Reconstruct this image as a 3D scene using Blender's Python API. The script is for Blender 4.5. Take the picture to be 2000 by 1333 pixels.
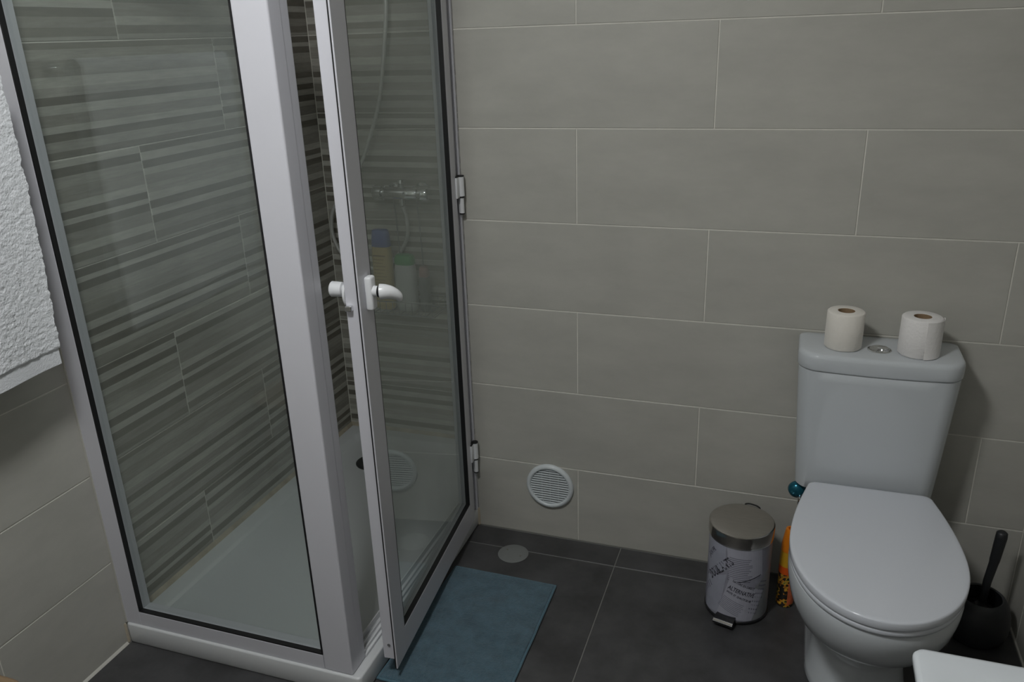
import bpy, bmesh, math, random
from mathutils import Vector, Matrix, noise
random.seed(7)
for o in list(bpy.data.objects):
    bpy.data.objects.remove(o)
S = bpy.context.scene
COL = S.collection
PI = math.pi

# ------------------------------------------------------------------ camera
cam_d = bpy.data.cameras.new('camera')
cam = bpy.data.objects.new('camera', cam_d)
COL.objects.link(cam)
cam_d.sensor_width = 36.0
cam_d.lens = 1596.03 / 2000 * 36.0
cam_d.clip_start = 0.02
yaw, pitch, roll = 0.3408, -0.3604, -0.0346
f = Vector((-math.sin(yaw) * math.cos(pitch), math.cos(yaw) * math.cos(pitch), math.sin(pitch)))
r0 = Vector((math.cos(yaw), math.sin(yaw), 0))
u0 = r0.cross(f)
r = math.cos(roll) * r0 + math.sin(roll) * u0
u = -math.sin(roll) * r0 + math.cos(roll) * u0
cam.matrix_world = Matrix(((r.x, u.x, -f.x, 0.5481), (r.y, u.y, -f.y, -2.0974), (r.z, u.z, -f.z, 1.4854), (0, 0, 0, 1)))
S.camera = cam

# ------------------------------------------------------------------ world and exposure
W = bpy.data.worlds.new('world')
S.world = W
W.use_nodes = True
W.node_tree.nodes['Background'].inputs[0].default_value = (0.8, 0.9, 1.0, 1)
W.node_tree.nodes['Background'].inputs[1].default_value = 0.05
S.view_settings.view_transform = 'Standard'
S.view_settings.look = 'None'
S.view_settings.gamma = 1.0
S.view_settings.use_curve_mapping = False
S.view_settings.exposure = 0.0
LAMP = (-0.12, -1.60, 2.36)          # the ceiling lamp that lights the room (built below)
LAMP_POWER = 86.0

# ------------------------------------------------------------------ helpers
def L(*c):
    """sRGB 0-255 -> linear"""
    out = []
    for v in c:
        v /= 255.0
        out.append(v / 12.92 if v <= 0.04045 else ((v + 0.055) / 1.055) ** 2.4)
    return tuple(out)

def mat(name, col, rough=0.5, metal=0.0, spec=0.5, var=0.0, vscale=8.0, bump=0.0, bscale=60.0, coat=0.0, vdist=(1, 1, 1), sheen=0.0):
    m = bpy.data.materials.new(name)
    m.use_nodes = True
    nt = m.node_tree
    b = nt.nodes['Principled BSDF']
    b.inputs['Base Color'].default_value = (*col, 1)
    b.inputs['Roughness'].default_value = rough
    b.inputs['Metallic'].default_value = metal
    b.inputs['Specular IOR Level'].default_value = spec
    b.inputs['Coat Weight'].default_value = coat
    b.inputs['Coat Roughness'].default_value = 0.08
    if sheen:
        b.inputs['Sheen Weight'].default_value = sheen
    tc = nt.nodes.new('ShaderNodeTexCoord')
    if var:
        mp = nt.nodes.new('ShaderNodeMapping')
        mp.inputs['Scale'].default_value = vdist
        nt.links.new(tc.outputs['Object'], mp.inputs['Vector'])
        oi = nt.nodes.new('ShaderNodeObjectInfo')
        ad = nt.nodes.new('ShaderNodeVectorMath')
        sc = nt.nodes.new('ShaderNodeVectorMath')
        sc.operation = 'SCALE'
        sc.inputs['Scale'].default_value = 40.0
        cb = nt.nodes.new('ShaderNodeCombineXYZ')
        for i in range(3):
            nt.links.new(oi.outputs['Random'], cb.inputs[i])
        nt.links.new(cb.outputs[0], sc.inputs[0])
        nt.links.new(mp.outputs[0], ad.inputs[0])
        nt.links.new(sc.outputs[0], ad.inputs[1])
        n = nt.nodes.new('ShaderNodeTexNoise')
        n.inputs['Scale'].default_value = vscale
        n.inputs['Detail'].default_value = 6
        n.inputs['Roughness'].default_value = 0.65
        nt.links.new(ad.outputs[0], n.inputs['Vector'])
        cr = nt.nodes.new('ShaderNodeValToRGB')
        cr.color_ramp.elements[0].position = 0.3
        cr.color_ramp.elements[1].position = 0.7
        cr.color_ramp.elements[0].color = (*[c * (1 - var) for c in col], 1)
        cr.color_ramp.elements[1].color = (*[min(1, c * (1 + var)) for c in col], 1)
        nt.links.new(n.outputs['Fac'], cr.inputs[0])
        nt.links.new(cr.outputs[0], b.inputs['Base Color'])
    if bump:
        n2 = nt.nodes.new('ShaderNodeTexNoise')
        n2.inputs['Scale'].default_value = bscale
        n2.inputs['Detail'].default_value = 4
        nt.links.new(tc.outputs['Object'], n2.inputs['Vector'])
        bp = nt.nodes.new('ShaderNodeBump')
        bp.inputs['Strength'].default_value = bump
        bp.inputs['Distance'].default_value = 0.004
        nt.links.new(n2.outputs['Fac'], bp.inputs['Height'])
        nt.links.new(bp.outputs[0], b.inputs['Normal'])
    return m

def glass_mat(name, tint=(0.94, 0.962, 0.955), film=0.045):
    m = bpy.data.materials.new(name)
    m.use_nodes = True
    nt = m.node_tree
    nt.nodes.clear()
    out = nt.nodes.new('ShaderNodeOutputMaterial')
    tr = nt.nodes.new('ShaderNodeBsdfTransparent')
    tr.inputs[0].default_value = (*tint, 1)
    gl = nt.nodes.new('ShaderNodeBsdfGlossy')
    gl.inputs['Roughness'].default_value = 0.0
    gl.inputs['Color'].default_value = (0.95, 1, 0.98, 1)
    fr = nt.nodes.new('ShaderNodeFresnel')
    ge = nt.nodes.new('ShaderNodeNewGeometry')           # same reflectance on both faces of the pane
    mi = nt.nodes.new('ShaderNodeMapRange')
    mi.inputs['To Min'].default_value = 1.5
    mi.inputs['To Max'].default_value = 1 / 1.5
    nt.links.new(ge.outputs['Backfacing'], mi.inputs['Value'])
    nt.links.new(mi.outputs[0], fr.inputs['IOR'])
    mx = nt.nodes.new('ShaderNodeMixShader')
    nt.links.new(fr.outputs[0], mx.inputs[0])
    nt.links.new(tr.outputs[0], mx.inputs[1])
    nt.links.new(gl.outputs[0], mx.inputs[2])
    df = nt.nodes.new('ShaderNodeBsdfDiffuse')          # dried limescale film
    df.inputs[0].default_value = (0.62, 0.68, 0.66, 1)
    m2 = nt.nodes.new('ShaderNodeMixShader')
    tc = nt.nodes.new('ShaderNodeTexCoord')
    n = nt.nodes.new('ShaderNodeTexNoise')
    n.inputs['Scale'].default_value = 3.0
    n.inputs['Detail'].default_value = 3
    nt.links.new(tc.outputs['Object'], n.inputs['Vector'])
    mr = nt.nodes.new('ShaderNodeMapRange')
    mr.inputs['From Min'].default_value = 0.3
    mr.inputs['From Max'].default_value = 0.75
    mr.inputs['To Min'].default_value = film * 0.5
    mr.inputs['To Max'].default_value = film * 1.6
    nt.links.new(n.outputs['Fac'], mr.inputs['Value'])
    nt.links.new(mr.outputs[0], m2.inputs[0])
    nt.links.new(mx.outputs[0], m2.inputs[1])
    nt.links.new(df.outputs[0], m2.inputs[2])
    nt.links.new(m2.outputs[0], out.inputs[0])
    return m

def link(name, me, m=None, parent=None, loc=None):
    o = bpy.data.objects.new(name, me)
    COL.objects.link(o)
    if m and me is not None and not me.materials:
        me.materials.append(m)
    if parent:
        o.parent = parent
    if loc is not None:
        o.location = loc
    return o

def obj(name, bm, m, parent=None, loc=None, smooth=False, angle=40):
    me = bpy.data.meshes.new(name)
    bmesh.ops.recalc_face_normals(bm, faces=bm.faces)
    if smooth:
        for fc in bm.faces:
            fc.smooth = True
        a = math.radians(angle)
        for e in bm.edges:
            if len(e.link_faces) == 2 and e.calc_face_angle(0) > a:
                e.smooth = False
    bm.to_mesh(me)
    bm.free()
    return link(name, me, m, parent, loc)

def thing(name, label, cat, loc=(0, 0, 0), rz=0.0, group=None):
    o = bpy.data.objects.new(name, None)
    COL.objects.link(o)
    o.empty_display_size = 0.05
    o.location = loc
    o.rotation_euler = (0, 0, rz)
    return tag(o, label, cat, group)

def tag(o, label, cat, group=None):
    o['label'] = label
    o['category'] = cat
    if group:
        o['group'] = group
    return o

def struct(o):
    o['kind'] = 'structure'
    return o

def box(bm, x0, x1, y0, y1, z0, z1, bev=0.0, seg=2):
    r_ = bmesh.ops.create_cube(bm, size=1.0)
    vs = r_['verts']
    for v in vs:
        v.co = Vector(((x0 + x1) / 2 + v.co.x * (x1 - x0), (y0 + y1) / 2 + v.co.y * (y1 - y0), (z0 + z1) / 2 + v.co.z * (z1 - z0)))
    if bev:
        es = list({e for v in vs for e in v.link_edges})
        bmesh.ops.bevel(bm, geom=es, offset=bev, segments=seg, profile=0.5, affect='EDGES')
    return bm

def B(*a, **k):
    return box(bmesh.new(), *a, **k)

def loft(bm, loops, cap0=True, cap1=True, closed=True):
    rows = [[bm.verts.new(p) for p in lp] for lp in loops]
    n = len(rows[0])
    for a, b in zip(rows, rows[1:]):
        for i in range(n if closed else n - 1):
            j = (i + 1) % n
            bm.faces.new((a[i], a[j], b[j], b[i]))
    if cap0:
        bm.faces.new(list(reversed(rows[0])))
    if cap1:
        bm.faces.new(rows[-1])
    return bm

def lathe(prof, n=40, c=(0, 0, 0), bm=None, cap0=True, cap1=True, sx=1, sy=1):
    bm = bm or bmesh.new()
    return loft(bm, [[(c[0] + sx * r_ * math.cos(2 * PI * i / n), c[1] + sy * r_ * math.sin(2 * PI * i / n), c[2] + z) for i in range(n)] for r_, z in prof], cap0, cap1)

def tube(pts, rad, n=10, bm=None, caps=True, flat=1.0):
    bm = bm or bmesh.new()
    pts = [Vector(p) for p in pts]
    rads = rad if isinstance(rad, (list, tuple)) else [rad] * len(pts)
    loops = []
    nrm = None
    for i, p in enumerate(pts):
        t = (pts[min(i + 1, len(pts) - 1)] - pts[max(i - 1, 0)]).normalized()
        if nrm is None:
            nrm = t.cross(Vector((0, 0, 1)))
            if nrm.length < 1e-3:
                nrm = t.cross(Vector((0, 1, 0)))
        nrm = (nrm - t * nrm.dot(t)).normalized()
        bi = t.cross(nrm)
        loops.append([p + rads[i] * (math.cos(2 * PI * k / n) * nrm + flat * math.sin(2 * PI * k / n) * bi) for k in range(n)])
    return loft(bm, loops, caps, caps)

def bez(pts, n=12):
    """Catmull-Rom through pts"""
    P = [Vector(p) for p in pts]
    P = [2 * P[0] - P[1]] + P + [2 * P[-1] - P[-2]]
    out = []
    for i in range(1, len(P) - 2):
        for k in range(n):
            t = k / n
            a, b, c, d = P[i - 1:i + 3]
            out.append(0.5 * ((2 * b) + (-a + c) * t + (2 * a - 5 * b + 4 * c - d) * t * t + (-a + 3 * b - 3 * c + d) * t ** 3))
    out.append(P[-2])
    return out

def rrect(x0, x1, y0, y1, rf, rb, n=8, z=0.0, bow=0.0):
    """rounded rectangle, rf radius at the front (y0), rb at the back (y1); bow pushes the front out"""
    pts = []
    for cx, cy, rr, a0 in ((x1 - rb, y1 - rb, rb, 0), (x0 + rb, y1 - rb, rb, PI / 2), (x0 + rf, y0 + rf, rf, PI), (x1 - rf, y0 + rf, rf, 1.5 * PI)):
        for k in range(n + 1):
            a = a0 + PI / 2 * k / n
            pts.append([cx + rr * math.cos(a), cy + rr * math.sin(a), z])
    # extra points along the front for the bow
    a, b = pts[3 * (n + 1) - 1], pts[3 * (n + 1)]
    m = [[a[0] + (b[0] - a[0]) * t / 8, a[1], z] for t in range(1, 8)]
    pts = pts[:3 * (n + 1)] + m + pts[3 * (n + 1):]
    if bow:
        xc, hw = (x0 + x1) / 2, (x1 - x0) / 2
        for p in pts:
            if p[1] < (y0 + y1) / 2:
                p[1] -= bow * (1 - ((p[0] - xc) / hw) ** 2)
    return [tuple(p) for p in pts]

# ------------------------------------------------------------------ materials
M = {}
M['tile'] = mat('beige_tile', (0.44, 0.432, 0.395), 0.42, var=0.07, vscale=5.0, vdist=(1, 1, 2.5), bump=0.04, bscale=40)
M['grout'] = mat('light_grout', (0.68, 0.665, 0.61), 0.9, var=0.08, vscale=20)
M['floor'] = mat('anthracite_tile', (0.052, 0.0515, 0.054), 0.42, var=0.42, vscale=7.0, bump=0.05, bscale=50)
M['floor_grout'] = mat('grey_grout', (0.19, 0.19, 0.18), 0.9)
M['ceiling'] = mat('white_paint', (0.8, 0.8, 0.78), 0.9)
M['alu'] = mat('white_lacquered_aluminium', (0.60, 0.60, 0.65), 0.3, var=0.015, vscale=3)
M['rubber'] = mat('black_rubber', (0.008, 0.008, 0.009), 0.5)
M['glass'] = glass_mat('clear_shower_glass')
M['door_glass'] = glass_mat('filmed_door_glass', film=0.10)
M['acrylic'] = mat('white_acrylic', (0.61, 0.625, 0.64), 0.22)
M['ceramic'] = mat('white_ceramic', (0.555, 0.585, 0.615), 0.06)
M['seat'] = mat('white_seat_plastic', (0.635, 0.66, 0.715), 0.09)
M['plastic'] = mat('white_plastic', (0.72, 0.73, 0.75), 0.3)
M['chrome'] = mat('chrome', (0.75, 0.76, 0.77), 0.09, metal=1.0)
M['steel'] = mat('brushed_steel', (0.50, 0.475, 0.445), 0.15, metal=1.0, var=0.06, vscale=30, vdist=(1, 6, 1))
M['black'] = mat('black_plastic', (0.012, 0.012, 0.013), 0.3)
M['silicone'] = mat('aged_silicone', (0.42, 0.37, 0.29), 0.5, var=0.25, vscale=14)
M['caulk'] = mat('white_caulk', (0.50, 0.49, 0.45), 0.6)

STR = {'d': (0.18, 0.166, 0.14), 'e': (0.23, 0.215, 0.185), 'm': (0.31, 0.295, 0.26), 'n': (0.375, 0.36, 0.322), 'l': (0.47, 0.456, 0.412)}
PATTERNS = [   # top to bottom: tone, share of the tile's height
    [('d', 7), ('l', 8), ('d', 8), ('l', 6.5), ('m', 10), ('n', 9), ('l', 8), ('d', 8), ('l', 7), ('d', 8), ('m', 9), ('e', 8), ('n', 4)],
    [('e', 6), ('n', 9), ('m', 14), ('l', 9), ('n', 8), ('d', 7), ('l', 8), ('m', 10), ('l', 6), ('d', 7), ('n', 9), ('e', 7)],
    [('l', 7), ('d', 8), ('n', 10), ('m', 13), ('l', 8), ('d', 7), ('l', 5), ('d', 8), ('m', 12), ('l', 8), ('e', 8), ('n', 6)],
    [('d', 8), ('l', 5), ('d', 8), ('n', 12), ('m', 12), ('e', 7), ('l', 8), ('d', 7), ('l', 7), ('d', 8), ('l', 6), ('m', 12)],
]
def stripe_mat(i, pat):
    m = bpy.data.materials.new('striped_tile_print')
    m.use_nodes = True
    nt = m.node_tree
    b = nt.nodes['Principled BSDF']
    b.inputs['Roughness'].default_value = 0.38
    tc = nt.nodes.new('ShaderNodeTexCoord')
    sp = nt.nodes.new('ShaderNodeSeparateXYZ')
    nt.links.new(tc.outputs['Object'], sp.inputs[0])
    mr = nt.nodes.new('ShaderNodeMapRange')
    mr.inputs['From Min'].default_value = 0.125
    mr.inputs['From Max'].default_value = -0.125
    nt.links.new(sp.outputs['Z'], mr.inputs['Value'])
    cr = nt.nodes.new('ShaderNodeValToRGB')
    cr.color_ramp.interpolation = 'CONSTANT'
    tot = sum(w for _, w in pat)
    pos = 0.0
    els = cr.color_ramp.elements
    for k, (t, w) in enumerate(pat):
        e = els[0] if k == 0 else (els[1] if k == 1 else els.new(pos))
        e.position = pos
        e.color = (*STR[t], 1)
        pos += w / tot
    nt.links.new(mr.outputs[0], cr.inputs[0])
    oi = nt.nodes.new('ShaderNodeObjectInfo')
    cb = nt.nodes.new('ShaderNodeCombineXYZ')
    ml = nt.nodes.new('ShaderNodeMath'); ml.operation = 'MULTIPLY'; ml.inputs[1].default_value = 31.0
    nt.links.new(oi.outputs['Random'], ml.inputs[0])
    nt.links.new(ml.outputs[0], cb.inputs[0])
    ad = nt.nodes.new('ShaderNodeVectorMath')
    mp = nt.nodes.new('ShaderNodeMapping'); mp.inputs['Scale'].default_value = (5, 5, 45)
    nt.links.new(tc.outputs['Object'], mp.inputs['Vector'])
    nt.links.new(mp.outputs[0], ad.inputs[0]); nt.links.new(cb.outputs[0], ad.inputs[1])
    n = nt.nodes.new('ShaderNodeTexNoise')
    n.inputs['Scale'].default_value = 2.0; n.inputs['Detail'].default_value = 6; n.inputs['Roughness'].default_value = 0.7
    nt.links.new(ad.outputs[0], n.inputs['Vector'])
    mr2 = nt.nodes.new('ShaderNodeMapRange')
    mr2.inputs['From Min'].default_value = 0.3; mr2.inputs['From Max'].default_value = 0.7
    mr2.inputs['To Min'].default_value = 0.78; mr2.inputs['To Max'].default_value = 1.2
    nt.links.new(n.outputs['Fac'], mr2.inputs['Value'])
    mx = nt.nodes.new('ShaderNodeVectorMath'); mx.operation = 'SCALE'
    nt.links.new(cr.outputs[0], mx.inputs[0]); nt.links.new(mr2.outputs[0], mx.inputs['Scale'])
    nt.links.new(mx.outputs[0], b.inputs['Base Color'])
    return m
STRIPES = [stripe_mat(i, p_) for i, p_ in enumerate(PATTERNS)]

# ------------------------------------------------------------------ the room shell
XL, XR, YB, YA, YF, ZC = -1.03, 1.1735, 0.0, 0.43, -2.62, 2.36
XS = -0.33                      # right end of the shower alcove
H, LT, G, TT = 0.25, 0.6939, 0.003, 0.009
REC = 0.0015                    # the joints lie this far behind the tile faces
YP = -0.775                     # front face of the shower screen

floor = struct(obj('floor', B(XL - .15, XR + .15, YF - .15, YA + .15, -0.12, -REC), M['floor_grout']))
struct(obj('ceiling', B(XL - .15, XR + .15, YF - .15, YA + .15, ZC, ZC + .1), M['ceiling']))
wall_back = struct(obj('wall_back', B(XS + REC, XR + .15, YB + REC, YA + .15, 0, ZC), M['grout']))
wall_left = struct(obj('wall_left', B(XL - .15, XL - REC, YF - .15, YA + .15, 0, ZC), M['grout']))
wall_right = struct(obj('wall_right', B(XR + REC, XR + .15, YF - .15, YB + REC, 0, ZC), M['grout']))
wall_front = struct(obj('wall_front', B(XL - REC, XR + REC, YF - .15, YF - REC, 0, ZC), M['grout']))
wall_alcove = struct(obj('wall_alcove', B(XL - REC, XS + REC, YA + REC, YA + .15, 0, ZC), M['grout']))

_tm = {}
def tile_mesh(kind, w, h, m):
    """box with a chamfered front edge: local x along the wall, front at y = 0 facing -y, centred in z"""
    key = (kind, round(w, 4), round(h, 4))
    if key not in _tm:
        bm = bmesh.new()
        c = 0.0009
        loops = []
        for (dx, y) in ((0, TT), (0, c), (c, 0)):
            a, b = w / 2 - dx, h / 2 - dx
            loops.append([(-a, y, -b), (a, y, -b), (a, y, b), (-a, y, b)])
        loft(bm, loops)
        bmesh.ops.recalc_face_normals(bm, faces=bm.faces)
        me = bpy.data.meshes.new(kind)
        bm.to_mesh(me); bm.free()
        me.materials.append(m)
        _tm[key] = me
    return _tm[key]

def lay(kind, parent, origin, ang, a0, a1, z0, z1, off, m, first_row=0, skip=None):
    """courses of tiles; along-wall coordinate a is measured from origin; ang turns local x onto the wall"""
    ca, sa = math.cos(ang), math.sin(ang)
    row = first_row
    z = z0
    while z < z1 - 1e-4:
        zt = min(z + H, z1)
        s = off[row % 2]
        k = math.floor((a0 - s) / LT)
        t = 0
        while s + k * LT < a1 - 1e-4:
            lo, hi = max(a0, s + k * LT), min(a1, s + (k + 1) * LT)
            k += 1
            if hi - lo < 0.012:
                continue
            for lo2, hi2, zz0, zz1 in (skip(lo, hi, z, zt) if skip else [(lo, hi, z, zt)]):
                w, hh = hi2 - lo2 - G, zz1 - zz0 - G
                if w < 0.01 or hh < 0.01:
                    continue
                mm = m(row, k) if callable(m) else m
                full = abs(zz1 - zz0 - H) < 1e-4
                me = tile_mesh(kind + mm.name, w, hh, mm)
                o = bpy.data.objects.new(kind, me)
                COL.objects.link(o)
                o.parent = parent
                a = (lo2 + hi2) / 2
                o.location = (origin[0] + ca * a, origin[1] + sa * a, (zz0 + zz1) / 2)
                o.rotation_euler = (0, 0, ang)
        z = zt
        row += 1

# back wall: rows from the floor; even rows have a joint at x = 0, odd rows at x = half a tile
lay('wall_tile', wall_back, (0, 0, 0), 0, XS, XR, 0, ZC, (0, LT / 2), M['tile'])
# return of the back wall inside the alcove (faces -x)
lay('wall_tile', wall_back, (XS, 0, 0), -PI / 2, -YA, -0.012, 0, ZC, (-.2, -.2 + LT / 2), lambda r_, k: STRIPES[(r_ + k) % 4])
# left wall: beige in the room, striped in the shower (local x runs along +y, the face looks to +x)
lay('wall_tile', wall_left, (XL, 0, 0), PI / 2, YF, YP, 0, ZC, (-1.111, -1.111 + LT / 2), M['tile'])
lay('striped_tile', wall_left, (XL, 0, 0), PI / 2, YP, YA, 0, ZC, (-0.412, -0.065), lambda r_, k: STRIPES[(r_ * 3 + k * 2 + 2) % 4])
lay('striped_tile', wall_alcove, (0, YA, 0), 0, XL, XS, 0, ZC, (XL - .0005, XL - .0005), lambda r_, k: STRIPES[(r_ + 3 * k + 1) % 4])
lay('wall_tile', wall_right, (XR, 0, 0), -PI / 2, 0, -YF, 0, ZC, (.12, .12 + LT / 2), M['tile'])
# front wall behind the camera, with the room's door
DX0, DX1, DZ = -0.52, 0.28, 2.03
def door_hole(lo, hi, z, zt):
    if z >= DZ or hi <= DX0 or lo >= DX1:
        return [(lo, hi, z, zt)]
    out = []
    if lo < DX0:
        out.append((lo, DX0, z, zt))
    if hi > DX1:
        out.append((DX1, hi, z, zt))
    if zt > DZ:
        out.append((max(lo, DX0), min(hi, DX1), DZ, zt))
    return out
# local x of a wall that faces +y runs along -x
lay('wall_tile', wall_front, (0, YF, 0), PI, -XR, -XL, 0, ZC, (0.1, 0.1 + LT / 2), M['tile'], skip=lambda lo, hi, z, zt: [(-b, -a, c, d) for a, b, c, d in door_hole(-hi, -lo, z, zt)])
M['door'] = mat('white_door_lacquer', (0.62, 0.61, 0.58), 0.4)
d1 = struct(obj('door_1', B(DX0 + .06, DX1 - .06, YF - .02, YF + .012, 0.006, DZ - .06, bev=.003), M['door']))
obj('door_frame', box(box(B(DX0, DX0 + .06, YF - .03, YF + .02, 0, DZ, bev=.003), DX1 - .06, DX1, YF - .03, YF + .02, 0, DZ, bev=.003), DX0 + .06, DX1 - .06, YF - .03, YF + .02, DZ - .06, DZ, bev=.003), M['door'], d1)
obj('door_handle', tube(bez([(DX0 + .13, YF + .012, 1.02), (DX0 + .13, YF + .05, 1.02), (DX0 + .15, YF + .06, 1.02), (DX0 + .25, YF + .06, 1.02)]), .009), M['chrome'], d1, smooth=True)

# floor tiles, 60 x 60, joints at x = 0.135 and y = -0.0985
FT = 0.6
def floor_tiles():
    cache = {}
    xs = [XL + .004] + [0.135 + FT * k for k in range(-1, 2)] + [XR - .004]
    ys = [YF + .002, -0.0985 - 4 * FT] + [-0.0985 - FT * k for k in range(3, -1, -1)] + [YB - .002]
    ys = sorted(set(y for y in ys if y >= YF))
    for x0, x1 in zip(xs, xs[1:]):
        for y0, y1 in zip(ys, ys[1:]):
            if x1 - x0 < .02 or y1 - y0 < .02:
                continue
            w, d = x1 - x0 - G, y1 - y0 - G
            key = (round(w, 4), round(d, 4))
            if key not in cache:
                bm = bmesh.new()
                loops = []
                for dx, z in ((0, -TT), (0, -.0008), (.0008, 0)):
                    a, b = w / 2 - dx, d / 2 - dx
                    loops.append([(-a, -b, z), (a, -b, z), (a, b, z), (-a, b, z)])
                loft(bm, loops)
                me = bpy.data.meshes.new('floor_tile')
                bm.to_mesh(me); bm.free()
                me.materials.append(M['floor'])
                cache[key] = me
            link('floor_tile', cache[key], None, floor, ((x0 + x1) / 2, (y0 + y1) / 2, 0))
floor_tiles()
# caulk beads where floor and side walls meet
for i, (xa, s, ya, yb, q) in enumerate(((XL, 1, YF, YP - .012, .006), (XR, -1, YF, YB, .0035)), 1):
    bm = bmesh.new()
    loft(bm, [[(xa, y, 0.0), (xa + s * q, y, 0.0), (xa + s * q * .6, y, q * .5), (xa, y, q)] for y in (ya, yb)])
    struct(obj('trim_%d' % i, bm, M['caulk']))

# ------------------------------------------------------------------ ceiling lamp
lamp = thing('ceiling_lamp', 'round white ceiling lamp glowing above the middle of the room', 'lamp', (LAMP[0], LAMP[1], ZC))
obj('lamp_base', lathe([(.10, 0), (.155, 0), (.16, -.006), (.16, -.022), (.15, -.028), (.10, -.028)], 48), M['plastic'], lamp, smooth=True)
ml = bpy.data.materials.new('lit_opal_diffuser')
ml.use_nodes = True
bb = ml.node_tree.nodes['Principled BSDF']
bb.inputs['Base Color'].default_value = (.9, .9, .9, 1)
bb.inputs['Emission Color'].default_value = (0.985, 1.0, 0.995, 1)
bb.inputs['Emission Strength'].default_value = LAMP_POWER
obj('lamp_shade', lathe([(.147, -.026), (.146, -.045), (.13, -.062), (.09, -.075), (.045, -.08), (.006, -.081)], 48), ml, lamp, smooth=True)

# ------------------------------------------------------------------ shower tray
TZ = 0.062
def tray():
    x0, x1, y0, y1 = XL + .001, XS, -0.781, YA - .001
    t = thing('shower_tray', 'low white rectangular shower tray filling the tiled alcove', 'shower tray', ((x0 + x1) / 2, (y0 + y1) / 2, 0))
    ox, oy = t.location.x, t.location.y
    def R_(inset, rad, z):
        return rrect(x0 + inset - ox, x1 - inset - ox, y0 + inset - oy, y1 - inset - oy, rad, rad, 6, z)
    bm = bmesh.new()
    loft(bm, [R_(.003, .01, 0.0005), R_(0, .012, .006), R_(0, .012, TZ - .0045), R_(.0012, .012, TZ - .0015), R_(.004, .012, TZ - .0002), R_(.006, .012, TZ),
              R_(.048, .03, TZ - .001), R_(.054, .032, TZ - .004), R_(.064, .036, TZ - .016), R_(.074, .04, TZ - .021), R_(.12, .05, TZ - .0235), R_(.25, .05, TZ - .026)])
    obj('tray_body', bm, M['acrylic'], t, smooth=True, angle=50)
    dr = obj('drain_cover', lathe([(.056, 0), (.056, .004), (.052, .006), (.035, .0045), (.004, .004)], 36, (-.83 - ox, .212 - oy, TZ - .0255)), mat('dark_drain_plastic', (.035, .037, .038), .35), t, smooth=True)
    # aged silicone beads against the two tiled walls
    bm = bmesh.new()
    loft(bm, [[(XL - ox, y - oy, TZ - .002), (XL + .010 - ox, y - oy, TZ - .001), (XL + .006 - ox, y - oy, TZ + .004), (XL - ox, y - oy, TZ + .012)] for y in (YP + .04, YA)])
    loft(bm, [[(x - ox, YA - oy, TZ - .002), (x - ox, YA - .010 - oy, TZ - .001), (x - ox, YA - .006 - oy, TZ + .004), (x - ox, YA - oy, TZ + .012)] for x in (XL, XS)])
    obj('silicone_bead', bm, M['silicone'], t)
    bm = bmesh.new()
    loft(bm, [[(XL - ox, -.780 - oy, z), (XL + .004 - ox, -.780 - oy, z), (XL + .002 - ox, -.783 - oy, z), (XL - ox, -.785 - oy, z)] for z in (.001, TZ - .002)])
    obj('silicone_bead', bm, M['silicone'], t)
    bm = bmesh.new()
    loft(bm, [[(XS, YB, z), (XS, YB - .006, z), (XS + .003, YB - .003, z), (XS + .006, YB, z)] for z in (.001, TZ)])
    for v in bm.verts:
        v.co.x -= ox; v.co.y -= oy
    obj('silicone_bead', bm, M['silicone'], t)
tray()

# ------------------------------------------------------------------ shower screen: fixed panel, corner post, door
ZT = 1.92
enc = thing('shower_screen', 'white framed glass shower screen with its door slightly ajar', 'shower screen', (-.68, YP, TZ))
def E_(name, bm, m, smooth=False):
    o = obj(name, bm, m, None, smooth=smooth)
    o.parent = enc
    o.matrix_parent_inverse = Matrix.Translation(-Vector(enc.location))
    return o
GX0, GX1, GZ0, GZ1 = -0.979, -0.430, 0.104, ZT - .045
DEP = 0.042
E_('wall_stile', B(XL + .001, GX0, YP, YP + DEP, TZ, ZT, bev=.0015), M['alu'])
E_('bottom_rail', B(GX0, GX1, YP, YP + DEP, TZ, GZ0, bev=.0015), M['alu'])
E_('top_rail', B(GX0, GX1, YP, YP + DEP, GZ1, ZT, bev=.0015), M['alu'])
E_('corner_post', box(B(GX1, -0.353, YP, YP + DEP, TZ, ZT, bev=.004, seg=3), -0.395, -0.3535, YP + .008, YP + .066, TZ, ZT, bev=.003), M['alu'])
E_('wall_bead', B(XL, XL + .004, YP - .003, YP + .003, TZ, ZT), M['caulk'])
RCS = 0.013
def ring(x0, x1, z0, z1, w, ya, yb, bm=None):
    bm = bm or bmesh.new()
    for a in ((x0, x0 + w, z0, z1), (x1 - w, x1, z0, z1), (x0 + w, x1 - w, z0, z0 + w), (x0 + w, x1 - w, z1 - w, z1)):
        box(bm, a[0], a[1], ya, yb, a[2], a[3])
    return bm
E_('gasket', ring(GX0, GX1, GZ0, GZ1, .0035, YP + .0005, YP + RCS), M['rubber'])
E_('glass_pane', B(GX0 - .005, GX1 + .005, YP + RCS, YP + RCS + .005, GZ0 - .005, GZ1 + .005), M['glass'])
# door side: jamb at the wall, ribbed threshold, head rail
E_('door_jamb', box(B(-0.372, -0.3365, YB - .030, YB - .0005, TZ, ZT, bev=.002), -0.3365, -0.3285, YB - .012, YB - .0005, TZ, ZT, bev=.0015), M['alu'])
bm = B(-0.392, -0.352, YP + .066, YB - .03, TZ, TZ + .008, bev=.001)
for k in range(3):
    box(bm, -0.388 + k * .013, -0.3845 + k * .013, YP + .066, YB - .03, TZ + .008, TZ + .017 + (.008 if k == 0 else 0), bev=.0008)
E_('threshold', bm, M['plastic'])
E_('head_rail', B(-0.392, -0.352, YP + .066, YB - .03, ZT - .045, ZT, bev=.002), M['alu'])

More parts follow.
